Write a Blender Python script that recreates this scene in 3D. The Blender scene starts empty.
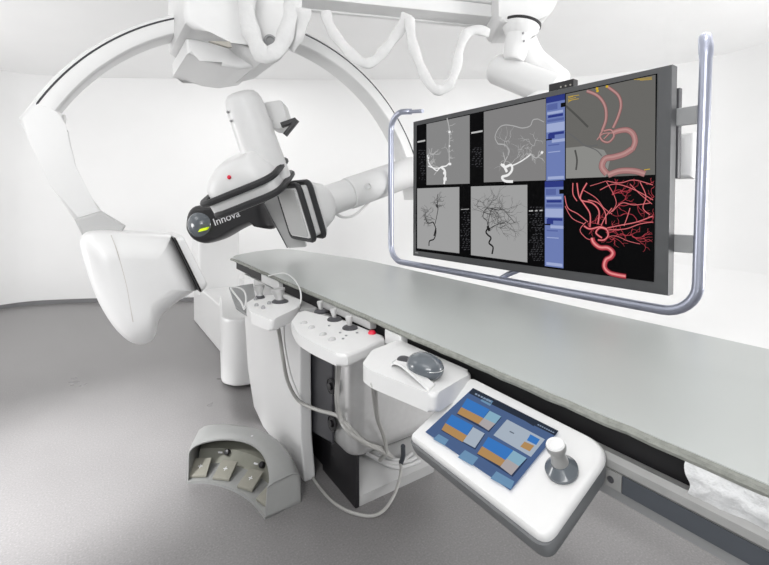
import bpy, bmesh, math, random
from mathutils import Vector as V, Matrix
random.seed(7)
COL = bpy.context.scene.collection
# ------------------------------------------------------------------ camera model
F = 430.0; PSI = math.radians(33.95); PIT = math.radians(1.5); CX = 384.5
CY = 200.0 + F*math.tan(PIT); H = 1.35
FW = V((math.sin(PSI)*math.cos(PIT), math.cos(PSI)*math.cos(PIT), -math.sin(PIT)))
RT = V((math.cos(PSI), -math.sin(PSI), 0)); UP = RT.cross(FW); CAM = V((0, 0, H))
def ray(px, py): return FW + RT*((px-CX)/F) - UP*((py-CY)/F)
def on(ax, px, py, val):
    d = ray(px, py); t = (val-CAM[ax])/d[ax]; return CAM + d*t
def onp(px, py, p0, n):
    d = ray(px, py); t = (p0-CAM).dot(n)/d.dot(n); return CAM + d*t
def pd(px, py, dep): return CAM + ray(px, py)*dep
def cw(x, dep, z): return V((x*math.cos(PSI)+dep*math.sin(PSI), -x*math.sin(PSI)+dep*math.cos(PSI), z))
# ------------------------------------------------------------------ materials
def lin(c): return tuple(((v/255)/12.92 if v/255 <= .04045 else ((v/255+.055)/1.055)**2.4) for v in c)
def mat(name, rgb, rough=.45, metal=0., noise=0., scale=8., bump=0., emit=None, estr=1., coat=0., spec=.5):
    m = bpy.data.materials.new(name); m.use_nodes = True; nt = m.node_tree
    b = nt.nodes['Principled BSDF']; c = lin(rgb)
    b.inputs['Base Color'].default_value = (*c, 1); b.inputs['Roughness'].default_value = rough
    b.inputs['Metallic'].default_value = metal; b.inputs['Coat Weight'].default_value = coat
    b.inputs['Specular IOR Level'].default_value = spec
    if emit:
        b.inputs['Emission Color'].default_value = (*lin(emit), 1); b.inputs['Emission Strength'].default_value = estr
    if noise or bump:
        tc = nt.nodes.new('ShaderNodeTexCoord'); n = nt.nodes.new('ShaderNodeTexNoise')
        n.inputs['Scale'].default_value = scale; n.inputs['Detail'].default_value = 5
        nt.links.new(tc.outputs['Object'], n.inputs['Vector'])
        if noise:
            r = nt.nodes.new('ShaderNodeValToRGB')
            r.color_ramp.elements[0].position = .3; r.color_ramp.elements[1].position = .7
            r.color_ramp.elements[0].color = (*[v*(1-noise) for v in c], 1)
            r.color_ramp.elements[1].color = (*[min(1, v*(1+noise)) for v in c], 1)
            nt.links.new(n.outputs['Fac'], r.inputs['Fac']); nt.links.new(r.outputs['Color'], b.inputs['Base Color'])
        if bump:
            bp = nt.nodes.new('ShaderNodeBump'); bp.inputs['Strength'].default_value = bump; bp.inputs['Distance'].default_value = .01
            nt.links.new(n.outputs['Fac'], bp.inputs['Height']); nt.links.new(bp.outputs['Normal'], b.inputs['Normal'])
    return m
def emat(name, rgb, s=1.):
    return mat(name, (3, 3, 3), .6, emit=rgb, estr=s, spec=.04)
M = {}
M['wall'] = mat('wall_paint', (238, 238, 238), .7, noise=.01, scale=2)
M['ceil'] = mat('ceiling_paint', (242, 242, 242), .7, noise=.01, scale=2)
M['base'] = mat('baseboard_grey', (120, 120, 122), .5)
M['white'] = mat('white_enamel', (226, 226, 226), .32, noise=.008, scale=5)
M['white2'] = mat('white_plastic', (222, 222, 222), .4, noise=.01, scale=20)
M['whitem'] = mat('white_matt', (222, 222, 222), .55, noise=.01, scale=20)
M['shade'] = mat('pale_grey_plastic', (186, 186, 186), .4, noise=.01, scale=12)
M['grey'] = mat('mid_grey_plastic', (150, 151, 152), .4, noise=.03, scale=20)
M['dgrey'] = mat('dark_grey_plastic', (62, 62, 66), .4, noise=.03, scale=20)
M['slate'] = mat('slate_grey_bar', (70, 74, 80), .45, noise=.03, scale=20)
M['black'] = mat('black_plastic', (26, 25, 28), .38)
M['blackm'] = mat('black_matt', (16, 15, 18), .6)
M['rubber'] = mat('black_rubber', (42, 42, 44), .5)
M['bezel'] = mat('monitor_bezel', (74, 75, 77), .4, noise=.02, scale=30)
M['chrome'] = mat('satin_steel_tube', (172, 176, 192), .3, metal=.7)
M['steel'] = mat('brushed_steel', (206, 206, 206), .32, metal=.7, noise=.03, scale=40)
M['alu'] = mat('painted_aluminium', (158, 158, 157), .35, metal=.3, noise=.03, scale=30)
M['tabletop'] = mat('table_mat', (178, 182, 180), .34, noise=.02, scale=3, coat=.5)
M['tabletop'].node_tree.nodes['Principled BSDF'].inputs['Coat Roughness'].default_value = .4
M['hem'] = mat('mat_edge_fabric', (138, 140, 134), .8, noise=.16, scale=60, bump=.6)
M['sheet'] = mat('folded_cotton', (214, 215, 216), .85, noise=.1, scale=45, bump=.9)
M['red'] = mat('red_button', (215, 30, 60), .4)
M['lime'] = mat('lime_mark', (205, 225, 30), .4, emit=(190, 215, 20), estr=.5)
M['lead'] = mat('white_lettering', (215, 215, 218), .4)
M['foot'] = mat('foot_switch_grey', (160, 161, 160), .35, metal=.2, noise=.02, scale=30)
M['footin'] = mat('foot_switch_inner', (128, 128, 118), .6, noise=.05, scale=30)
M['pedal'] = mat('pedal_taupe', (138, 136, 126), .6, noise=.05, scale=50)
M['seam'] = mat('seam_beige', (196, 190, 184), .5)
M['sleeve'] = mat('white_cable_sleeve', (212, 212, 212), .7, noise=.03, scale=25, bump=.5)
M['cable'] = mat('grey_cable', (176, 175, 172), .45)
M['gunmetal'] = mat('gunmetal_gloss', (88, 94, 100), .22, coat=.5)
M['trim'] = mat('silver_trim', (128, 130, 132), .3, metal=.6, noise=.03, scale=20)
M['slot'] = mat('warm_grey_slot', (170, 166, 158), .6)
def floor_mat():
    m = mat('speckled_floor', (118, 116, 117), .3); nt = m.node_tree; b = nt.nodes['Principled BSDF']
    tc = nt.nodes.new('ShaderNodeTexCoord')
    n1 = nt.nodes.new('ShaderNodeTexNoise'); n1.inputs['Scale'].default_value = 130; n1.inputs['Detail'].default_value = 3
    n2 = nt.nodes.new('ShaderNodeTexNoise'); n2.inputs['Scale'].default_value = 2.2; n2.inputs['Detail'].default_value = 3
    for n in (n1, n2): nt.links.new(tc.outputs['Object'], n.inputs['Vector'])
    r1 = nt.nodes.new('ShaderNodeValToRGB'); e = r1.color_ramp.elements
    e[0].position = .3; e[0].color = (*lin((122, 120, 121)), 1); e[1].position = .62; e[1].color = (*lin((136, 134, 134)), 1)
    k = e.new(.75); k.color = (*lin((152, 150, 149)), 1)
    nt.links.new(n1.outputs['Fac'], r1.inputs['Fac'])
    mx = nt.nodes.new('ShaderNodeMix'); mx.data_type = 'RGBA'; mx.blend_type = 'MULTIPLY'; mx.inputs[0].default_value = .5
    r2 = nt.nodes.new('ShaderNodeValToRGB'); r2.color_ramp.elements[0].position = .3; r2.color_ramp.elements[1].position = .7
    r2.color_ramp.elements[0].color = (.8, .8, .8, 1)
    nt.links.new(n2.outputs['Fac'], r2.inputs['Fac'])
    nt.links.new(r1.outputs['Color'], mx.inputs[6]); nt.links.new(r2.outputs['Color'], mx.inputs[7])
    nt.links.new(mx.outputs[2], b.inputs['Base Color'])
    r3 = nt.nodes.new('ShaderNodeMapRange'); r3.inputs[3].default_value = .24; r3.inputs[4].default_value = .36
    nt.links.new(n2.outputs['Fac'], r3.inputs[0]); nt.links.new(r3.outputs[0], b.inputs['Roughness'])
    return m
M['floor'] = floor_mat()
# ------------------------------------------------------------------ mesh builder
class MB:
    def __init__(s): s.v = []; s.f = []; s.m = []; s.mats = []
    def mi(s, m):
        if m not in s.mats: s.mats.append(m)
        return s.mats.index(m)
    def add(s, vs, fs, m):
        o = len(s.v); s.v += [V(p) for p in vs]; k = s.mi(m)
        for f in fs: s.f.append([i+o for i in f]); s.m.append(k)
        return s
    def addbm(s, bm, m):
        bm.verts.ensure_lookup_table(); bm.verts.index_update()
        s.add([v.co.copy() for v in bm.verts], [[v.index for v in f.verts] for f in bm.faces], m); bm.free(); return s
    def box(s, x0, x1, y0, y1, z0, z1, m, bev=.0, seg=3):
        bm = bmesh.new()
        bmesh.ops.create_cube(bm, size=1, matrix=Matrix.Translation(((x0+x1)/2, (y0+y1)/2, (z0+z1)/2)) @ Matrix.Diagonal((abs(x1-x0), abs(y1-y0), abs(z1-z0), 1)))
        if bev: bmesh.ops.bevel(bm, geom=bm.edges[:], offset=bev, segments=seg, profile=.5, affect='EDGES')
        return s.addbm(bm, m)
    def prism(s, pts, vec, m, bev=0., seg=3):
        bm = bmesh.new(); pts = [V(p) for p in pts]; vec = V(vec); n = len(pts)
        a = [bm.verts.new(p) for p in pts]; b = [bm.verts.new(p+vec) for p in pts]
        fa = bm.faces.new(a); fb = bm.faces.new(b[::-1])
        for i in range(n): bm.faces.new((a[i], b[i], b[(i+1) % n], a[(i+1) % n]))
        if bev: bmesh.ops.bevel(bm, geom=list(fa.edges)+list(fb.edges), offset=bev, segments=seg, profile=.5, affect='EDGES')
        bmesh.ops.recalc_face_normals(bm, faces=bm.faces[:])
        return s.addbm(bm, m)
    def quad(s, pts, m): return s.add(pts, [list(range(len(pts)))], m)
    def slab(s, pts, nrm, m, t=.0006):      # thin printed patch with a real thickness
        return s.prism(pts, V(nrm)*t, m)
    def tube(s, pts, r, m, n=10, closed=False):
        pts = [V(p) for p in pts]; L = len(pts); vs = []; fs = []
        rr = r if isinstance(r, (list, tuple)) else [r]*L
        up = None
        for i, p in enumerate(pts):
            a = pts[(i-1) % L] if (closed or i > 0) else p; b = pts[(i+1) % L] if (closed or i < L-1) else p
            t = (b-a).normalized()
            if up is None:
                up = V((0, 0, 1)) if abs(t.z) < .9 else V((1, 0, 0))
            x = t.cross(up)
            if x.length < 1e-5: x = t.orthogonal()
            x.normalize(); y = x.cross(t).normalized(); up = y
            for k in range(n):
                q = 2*math.pi*k/n; vs.append(p + x*(rr[i]*math.cos(q)) + y*(rr[i]*math.sin(q)))
        for i in range(L if closed else L-1):
            j = (i+1) % L
            for k in range(n):
                l = (k+1) % n; fs.append([i*n+k, i*n+l, j*n+l, j*n+k])
        if not closed: fs.append(list(range(n))[::-1]); fs.append([(L-1)*n+k for k in range(n)])
        return s.add(vs, fs, m)
    def lathe(s, prof, o, ax, m, n=28):       # prof = [(r, h)]
        o = V(o); ax = V(ax).normalized(); x = ax.orthogonal().normalized(); y = ax.cross(x); vs = []; fs = []
        for r, h in prof:
            for k in range(n):
                q = 2*math.pi*k/n; vs.append(o + ax*h + x*(r*math.cos(q)) + y*(r*math.sin(q)))
        for i in range(len(prof)-1):
            for k in range(n):
                l = (k+1) % n; fs.append([i*n+k, i*n+l, (i+1)*n+l, (i+1)*n+k])
        fs.append(list(range(n))[::-1]); fs.append([(len(prof)-1)*n+k for k in range(n)])
        return s.add(vs, fs, m)
    def ball(s, c, r, m, ax=(V((1, 0, 0)), V((0, 1, 0)), V((0, 0, 1))), n=24):
        r = (r, r, r) if not isinstance(r, (list, tuple)) else r; c = V(c); vs = []; fs = []; L = n//2
        for i in range(L+1):
            th = math.pi*(i if 0 < i < L else (.02 if i == 0 else L-.02))/L
            for k in range(n):
                q = 2*math.pi*k/n
                vs.append(c + ax[0]*(r[0]*math.sin(th)*math.cos(q)) + ax[1]*(r[1]*math.sin(th)*math.sin(q)) + ax[2]*(r[2]*math.cos(th)))
        for i in range(L):
            for k in range(n):
                l = (k+1) % n; fs.append([i*n+k, (i+1)*n+k, (i+1)*n+l, i*n+l])
        fs.append(list(range(n))); fs.append([L*n+k for k in range(n)][::-1])
        return s.add(vs, fs, m)
    def inflate(s, outl, nrm, D, R, m, seg=6):   # outline (planar, on the mid plane) swept +-D along nrm with rounded rims
        outl = [V(p) for p in outl]; nrm = V(nrm).normalized(); c = sum(outl, V())/len(outl); n = len(outl)
        mr = sum((p-c).length for p in outl)/n; rings = []
        for side in (-1, 1):
            rs = []
            for k in range(seg+1):
                a = math.pi/2*k/seg
                rs.append((side*((D-R)+R*math.sin(a)), 1-R*(1-math.cos(a))/mr))
            rings += rs[::-1] if side == -1 else rs
        vs = []; fs = []
        for off, sc in rings:
            for p in outl: vs.append(c+(p-c)*sc+nrm*off)
        for i in range(len(rings)-1):
            for k in range(n):
                l = (k+1) % n; fs.append([i*n+k, i*n+l, (i+1)*n+l, (i+1)*n+k])
        fs.append(list(range(n))[::-1]); fs.append([(len(rings)-1)*n+k for k in range(n)])
        return s.add(vs, fs, m)
    def loft(s, loops, m, cap=True):
        n = len(loops[0]); vs = [p for l in loops for p in l]; fs = []
        for i in range(len(loops)-1):
            for k in range(n):
                l = (k+1) % n; fs.append([i*n+k, i*n+l, (i+1)*n+l, (i+1)*n+k])
        if cap: fs.append(list(range(n))[::-1]); fs.append([(len(loops)-1)*n+k for k in range(n)])
        return s.add(vs, fs, m)
    def build(s, name, parent=None, loc=None, angle=38):
        me = bpy.data.meshes.new(name); off = V((0, 0, 0)); o = bpy.data.objects.new(name, me)
        if parent is not None:
            q = parent
            while q is not None: off += q.location; q = q.parent
        else:
            if loc is None:
                xs = [p.x for p in s.v]; ys = [p.y for p in s.v]; zs = [p.z for p in s.v]
                loc = V(((min(xs)+max(xs))/2, (min(ys)+max(ys))/2, min(zs)))
            off = V(loc); o.location = off
        me.from_pydata([p-off for p in s.v], [], s.f); me.update()
        for m in s.mats: me.materials.append(m)
        me.polygons.foreach_set('material_index', s.m)
        bm = bmesh.new(); bm.from_mesh(me); bmesh.ops.recalc_face_normals(bm, faces=bm.faces[:]); bm.to_mesh(me); bm.free()
        me.polygons.foreach_set('use_smooth', [True]*len(me.polygons)); me.set_sharp_from_angle(angle=math.radians(angle))
        wn = o.modifiers.new('weighted', 'WEIGHTED_NORMAL'); wn.keep_sharp = True; wn.weight = 90
        COL.objects.link(o); o.parent = parent
        return o
def thing(name, label, cat, loc, group=None):
    o = bpy.data.objects.new(name, None); COL.objects.link(o); o.location = V(loc); o['label'] = label; o['category'] = cat
    o.empty_display_size = .1
    if group: o['group'] = group
    return o
def tag(o, label, cat, group=None):
    o['label'] = label; o['category'] = cat
    if group: o['group'] = group
    return o
def struct(o): o['kind'] = 'structure'; return o
def cr(pts, n=6, closed=False):              # Catmull-Rom
    pts = [V(p) for p in pts]; L = len(pts); out = []
    for i in range(L if closed else L-1):
        g = (lambda k: pts[k % L]) if closed else (lambda k: pts[max(0, min(L-1, k))])
        a, b, c, d = g(i-1), g(i), g(i+1), g(i+2)
        for k in range(n):
            t = k/n; out.append(.5*((2*b)+(c-a)*t+(2*a-5*b+4*c-d)*t*t+(3*b-a-3*c+d)*t**3))
    if not closed: out.append(pts[-1])
    return out
def rounded(pts, r, n=5):                    # round every corner of a planar polygon
    pts = [V(p) for p in pts]; L = len(pts); out = []
    for i, p in enumerate(pts):
        a = pts[i-1]-p; b = pts[(i+1) % L]-p; q = min(r, a.length*.45, b.length*.45)
        A = p+a.normalized()*q; B = p+b.normalized()*q
        for k in range(n+1):
            t = k/n; out.append(A*(1-t)**2+p*2*t*(1-t)+B*t*t)
    return out
# ================================================================== SETTING
CEIL = 2.95
def xy(px, py, z=0.): p = on(2, px, py, z); return (p.x, p.y)
wl = [cw(-5.2, -1.0, 0), cw(-5.1, 2.6, 0), cw(-5.0, 4.3, 0), cw(-4.75, 5.3, 0), cw(-4.1, 5.62, 0), cw(-2.5, 5.72, 0), cw(0, 5.75, 0), cw(2.3, 5.65, 0), cw(3.1, 5.35, 0),
      cw(3.6, 4.95, 0), cw(3.9, 4.3, 0), cw(4.05, 3.0, 0), cw(4.1, -1.0, 0)]
wc = cr(wl, 8)
mb = MB(); vs = []
out = []
for i, p in enumerate(wc):
    t = (wc[min(i+1, len(wc)-1)]-wc[max(i-1, 0)]).normalized(); nn = V((-t.y, t.x, 0))
    out.append(p+nn*.15)
loop = wc+out[::-1]
mb.loft([[p+V((0, 0, 0)) for p in loop], [p+V((0, 0, CEIL)) for p in loop]], M['wall']); struct(mb.build('wall_back', loc=(0, 0, 0)))
mb = MB(); mb.prism([cw(-5.5, -1.2, -.1), cw(-5.5, 6.1, -.1), cw(4.7, 6.1, -.1), cw(4.7, -1.2, -.1)], (0, 0, .1), M['floor']); struct(mb.build('floor', loc=(0, 0, 0)))
mb = MB(); mb.prism([cw(-5.5, -1.2, CEIL), cw(-5.5, 6.1, CEIL), cw(4.7, 6.1, CEIL), cw(4.7, -1.2, CEIL)], (0, 0, .1), M['ceil']); struct(mb.build('ceiling', loc=(0, 0, 0)))
bl = []
for i, p in enumerate(wc[:46]):
    t = (wc[min(i+1, len(wc)-1)]-wc[max(i-1, 0)]).normalized(); nn = V((-t.y, t.x, 0)); bl.append((p-nn*.001, p-nn*.013))
loop = [a for a, b in bl]+[b for a, b in bl][::-1]
mb = MB(); mb.loft([[p for p in loop], [p+V((0, 0, .05)) for p in loop]], M['base']); struct(mb.build('baseboard_left', loc=(0, 0, 0)))
lo = []
for i, p in enumerate(wc[44:], 44):
    t = (wc[min(i+1, len(wc)-1)]-wc[max(i-1, 0)]).normalized(); nn = V((-t.y, t.x, 0)); k_ = min(1, .3+(i-44)/8); lo.append([p+nn*.02-nn*(.75*k_*(1-math.sin(a)))+V((0, 0, .75*k_*(1-math.cos(a)))) for a in [math.pi/2*j/10 for j in range(11)]]+[p+nn*.02-V((0, 0, .0))])
mb = MB(); mb.loft(lo, M['wall']); struct(mb.build('added_cove', loc=(0, 0, 0)))  # white cove added at the right wall foot, standing in for a fade to white
# ================================================================== PATIENT TABLE
XN = .782; XFAR = 1.497; ZT = .95
T = thing('patient_table', 'long pale grey patient table on a silver and black pedestal, running through the room', 'medical table', (1.1, 1.75, 0))
def zt(px, py, z=ZT): return on(2, px, py, z)
head = [zt(232, 256), zt(238, 251), zt(284, 248), zt(300, 250), zt(355, 262)]
ol = [V((XN, -.55, ZT)), V((XN, 1.6, ZT)), V((XN, 2.3, ZT)), V((XN+.005, 2.8, ZT)), V((XN+.02, 3.12, ZT)), V((XN+.07, 3.2, ZT)), V((XN+.25, 3.34, ZT)), V((1.24, 3.4, ZT)),
      V((1.33, 3.3, ZT)), V((1.38, 3.0, ZT)), V((1.43, 2.75, ZT)), V((XFAR, 2.45, ZT)), V((XFAR, 2.0, ZT)), V((XFAR, -.55, ZT))]
MB().prism(ol, (0, 0, -.015), M['tabletop'], bev=.005, seg=2).build('tabletop', T)
# fabric hem along the near edge
mb = MB(); pts = []
for i in range(90):
    y = -.55+3.6*i/89; pts.append(V((XN-.004+.0015*math.sin(y*55)+random.uniform(-.001, .001), y, ZT-.009+random.uniform(-.0012, .0012))))
mb.tube(pts, .0085, M['hem'], n=8); mb.build('hem', T)
# table under-structure
mb = MB(); mb.prism([V((XN+.02, -.55, .934)), V((XN+.02, 3.02, .934)), V((XN+.24, 3.26, .934)), V((1.28, 3.26, .934)), V((1.4, 2.4, .934)), V((1.46, -.55, .934))], (0, 0, -.06), M['blackm'], bev=.004, seg=1)
mb.build('core_board', T)
for y0, y1, z0, z1, m_ in ((2.13, 2.4, .885, .932, 'whitem'), (1.24, 1.62, .905, .932, 'shade'), (1.06, 1.15, .885, .932, 'whitem')):
    mb = MB(); mb.box(XN-.008, XN+.02, y0, y1, z0, z1, M[m_], .004); mb.build('edge_cover', T)
# accessory rail: rounded steel rail, flat slate bar under it, lower grey skirt
mb = MB(); pr = [(.0, .0), (-.018, .002), (-.028, -.006), (-.03, -.018), (-.024, -.027), (0, -.03)]
def extr(prof, x, z, y0, y1, m):
    mb.loft([[V((x+a, y0, z+b)) for a, b in prof], [V((x+a, y1, z+b)) for a, b in prof]], m)
extr(pr, .795, .885, -.55, 1.5, M['alu']); mb.build('accessory_rail', T)
mb = MB(); extr([(0, 0), (-.012, 0), (-.014, -.03), (0, -.03)], .778, .862, -.55, .385, M['slate'])
mb.build('slate_bar', T)
mb = MB(); extr([(0, .0), (-.013, 0), (-.014, -.03), (0, -.03)], .778, .862, .386, 1.4, M['alu']); mb.lathe([(.0005, .0), (.006, .0), (.0062, .002), (.0035, .003), (.001, .0015)], (.7655, .405, .846), (-1, 0, 0), M['dgrey'], 16)
mb.build('rail_bracket', T)
mb = MB(); extr([(0, 0), (-.016, 0), (-.01, -.03), (0, -.034)], .79, .834, -.55, 1.4, M['grey']); mb.box(.79, 1.42, -.5, 2.6, .80, .872, M['shade'], .01)
mb.build('skirt', T)
# pedestal
mb = MB()
pl = rounded([V((.895, 1.58, 0)), V((1.44, 1.58, 0)), V((1.44, 2.2, 0)), V((.895, 2.2, 0))], .07, 8)
zs = [(.262, .04), (.245, .015), (.235, .0)]
loops = []
for z, sc in ((.238, -.03), (.246, -.012), (.262, -.003), (.29, 0), (.82, 0)):
    c = V((1.17, 1.89, 0)); loops.append([c+(p-c)*(1+sc)+V((0, 0, z)) for p in pl])
mb.loft(loops, M['steel']); mb.build('pedestal_cover', T)
pp = mb = MB(); mb.prism([V((.893, 1.735, .24)), V((.893, 1.735, .80)), V((.893, 2.14, .80)), V((.893, 2.14, .19)), V((.893, 1.98, .19))], (-.012, 0, 0), M['dgrey'], bev=.003, seg=1)
sp = mb.build('side_panel', T)
for (px, py) in ((332, 386), (333, 423)):
    c = on(0, px, py, .879); mb = MB(); mb.lathe([(.036, 0), (.038, .006), (.034, .010), (.030, .006), (.016, .006), (.016, .016), (.008, .018)], c, (-1, 0, 0), M['black'], 24); mb.build('connector_socket', sp)
mb = MB(); mb.box(.94, 1.36, 1.75, 2.2, 0, .245, M['black'], .008); mb.box(.925, .945, 1.6, 1.93, .0, .245, M['black'], .003); mb.build('base_block', T)
mb = MB(); w0 = [V((.946, 1.605, 0)), V((.946, 1.60, .05)), V((.946, 1.735, .125)), V((.946, 1.749, .125)), V((.946, 1.749, 0))]
mb.prism(w0, (.43, 0, 0), M['shade'], bev=.004, seg=2)
mb.box(.96, 1.3, 1.655, 1.659, .072, .077, M['grey']); mb.build('kick_plate', T)
mb = MB(); sh = [V((.84, 1.93, .86)), V((.84, 1.935, .5)), V((.84, 1.93, .2)), V((.84, 1.892, .02)), V((.84, 1.895, 0)), V((.84, 2.2, 0)), V((.84, 2.5, 0)), V((.84, 2.68, .05)), V((.84, 2.80, .25)), V((.84, 2.86, .55)), V((.84, 2.88, .86))]
mb.inflate(sh, (1, 0, 0), .03, .010, M['white']); o = mb.build('side_fairing', T)
mb = MB(); mb.box(.88, 1.40, 2.22, 2.8, .0, .80, M['shade'], .03); mb.build('rear_column', T)
# ================================================================== FLOOR GANTRY
G = thing('floor_mounted_gantry', 'white floor-standing imaging arm beyond the table head with dark lettered arm cover and black-edged detector', 'medical scanner', (1.1, 3.9, 0))
pl = rounded([V((.735, 3.2, 0)), V((.80, 3.08, 0)), V((1.0, 3.04, 0)), V((1.45, 3.06, 0)), V((1.5, 3.95, 0)), V((.90, 3.95, 0))], .06, 5)
loops = [[V((1.12, 3.6, 0))+(p-V((1.12, 3.6, 0)))*s+V((0, 0, z)) for p in pl] for z, s in ((0.02, .93), (.03, .985), (.05, 1), (.47, 1), (.50, .985), (.51, .95))]
MB().loft(loops, M['white']).build('foot_block', G)
mb = MB(); mb.prism([V((.9, 3.7, 0)), V((.9, 5.15, 0)), V((1.45, 5.15, 0)), V((1.45, 3.7, 0))], (0, 0, .42), M['white'], bev=.015); mb.build('plinth', G)
mb = MB(); a = on(1, 198, 260, 4.75); b = on(1, 231, 260, 4.75)
ppl = rounded([V((a.x, 4.75, 0)), V((b.x+.1, 4.75, 0)), V((b.x+.1, 5.1, 0)), V((a.x, 5.1, 0))], .05)
mb.loft([[p+V((0, 0, z)) for p in ppl] for z in (.36, 1.12)], M['white']); mb.build('pillar', G)
# dark cover
nv = FW.copy(); dep = 3.5
def FV(px, py, d=dep): return pd(px, py, d)
cov = [(189, 224), (191, 213), (198, 206), (212, 205), (235, 204), (258, 198), (268, 199), (271, 207), (273, 214), (275, 221), (276, 226), (272, 229), (267, 224), (262, 221), (250, 225), (238, 231), (228, 237), (218, 241), (207, 243), (196, 239), (190, 231)]
mb = MB(); mb.inflate(cr([FV(*p) for p in cov], 3, True), nv, .13, .10, M['black']); cover = mb.build('arm_cover', G)
mb = MB(); mb.ball(FV(205, 224, dep-.03), (.128, .128, .14), M['gunmetal'], (RT, UP, FW), 32); mb.build('end_cap', cover)
mb = MB(); o1 = FV(198, 231, dep-.175); mb.prism([FV(198, 232, dep-.18), FV(200, 229, dep-.18), FV(208, 227, dep-.18), FV(206, 230, dep-.18)], FW*.03, M['lime']); mb.build('lime_mark', cover)
def text_mesh(txt, p0, ex, ey, size, m, name, parent, thick=.001):
    cu = bpy.data.curves.new('t', 'FONT'); cu.body = txt; cu.size = size; cu.extrude = thick
    to = bpy.data.objects.new('t', cu); COL.objects.link(to)
    dg = bpy.context.evaluated_depsgraph_get(); me = bpy.data.meshes.new_from_object(to.evaluated_get(dg))
    mb = MB(); ez = ex.cross(ey)
    mb.add([p0+ex*v.co.x+ey*v.co.y+ez*v.co.z for v in me.vertices], [list(p.vertices) for p in me.polygons], m)
    bpy.data.objects.remove(to); bpy.data.curves.remove(cu); bpy.data.meshes.remove(me)
    return mb.build(name, parent)
th = math.radians(21); ex = RT*math.cos(th)+UP*math.sin(th); ey = UP*math.cos(th)-RT*math.sin(th)
text_mesh('Innova', FV(214.5, 226, dep-.137), ex, ey, .082, M['lead'], 'lettering', cover)
mb = MB(); c0 = V((1.02, 4.9, 1.0)); c1 = FV(232, 221, dep+.05)
mb.tube([c0, c1], .09, M['white'], 20); mb.build('support_arm', G)
# detector head
A = pd(206, 212, 2.42); B = pd(276, 184, 2.35); C = pd(289, 165.5, 2.7)
e1 = (B-A).normalized(); L1 = (B-A).length; e2 = (C-B); e2 = (e2-e1*e2.dot(e1)); L2 = .38; e2.normalize()
e3 = e2.cross(e1).normalized()
if e3.z < 0: e3 = -e3
def hp(a, b, c): return A+e1*(a*L1)+e2*(b*L2)+e3*c
def plate(a0, a1, b0, b1, c0, c1, m, r=.05, bev=.006):
    pts = rounded([hp(a0, b0, c0), hp(a1, b0, c0), hp(a1, b1, c0), hp(a0, b1, c0)], r, 6)
    return MB().prism(pts, e3*(c1-c0), m, bev=bev)
hd = plate(.03, .97, .03, .97, -.055, .04, M['white2']).build('detector_head', G)
for c0_, c1_, a0_ in ((.030, .056, -.04), (-.058, -.032, .05)):
    pts = rounded([hp(a0_, -.03, c0_), hp(1.0, -.03, c0_), hp(1.0, 1.03, c0_), hp(a0_, 1.03, c0_)], .10, 7)
    mb = MB(); mb.tube([p+e3*((c1_-c0_)/2) for p in pts], .0195, M['rubber'], 8, True); mb.build('bumper', hd)
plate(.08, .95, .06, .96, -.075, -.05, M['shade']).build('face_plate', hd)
# tapered housing then lift column
def ring(c, w, d, z, n=32, ex=2.6):
    out = []
    for k in range(n):
        q = 2*math.pi*k/n; cs, sn = math.cos(q), math.sin(q)
        out.append(c+e1*(w*math.copysign(abs(cs)**(2/ex), cs))+e2*(d*math.copysign(abs(sn)**(2/ex), sn))+e3*z)
    return out
cc = hp(.5, .5, 0)
mb = MB(); mb.loft([ring(cc-e1*.01, .222, .165, .035), ring(cc-e1*.01, .222, .165, .055), ring(cc-e1*.015, .215, .16, .09), ring(cc-e1*.005, .185, .15, .135), ring(cc+e1*.02, .14, .12, .18), ring(cc+e1*.04, .10, .09, .20)], M['white2']); mb.build('taper_housing', hd)
ca_ = (pd(243, 100, 2.46)-pd(267, 168, 2.56)).normalized(); cb_ = e1-ca_*e1.dot(ca_); cb_.normalize(); cd_ = ca_.cross(cb_)
cq = pd(267, 168, 2.56)-ca_*.10
def ring2(w, d, z, n=32, ex=2.3):
    out = []
    for k in range(n):
        q = 2*math.pi*k/n; cs, sn = math.cos(q), math.sin(q)
        out.append(cq+cb_*(w*math.copysign(abs(cs)**(2/ex), cs))+cd_*(d*math.copysign(abs(sn)**(2/ex), sn))+ca_*z)
    return out
mb = MB(); lp = []
for z, s in ((.02, 1), (.40, 1.0), (.50, .99), (.54, .96), (.57, .88), (.592, .72), (.602, .45), (.604, .2)):
    lp.append(ring2((.118-.028*z)*s, .11*s, z*.92))
mb.loft(lp, M['white2']); col = mb.build('lift_column', G)
rp = pd(244, 174.5, 2.3)
mb = MB(); mb.ball(hp(.47, .5, .125)-e2*.157, .012, M['red'], n=12); mb.build('red_lamp', hd)
p = pd(231, 121, 2.40)
for dz in (.0, .05): mb = MB(); mb.ball(p+ca_*dz, .008, M['grey'], n=10); mb.build('latch', col)
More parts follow.
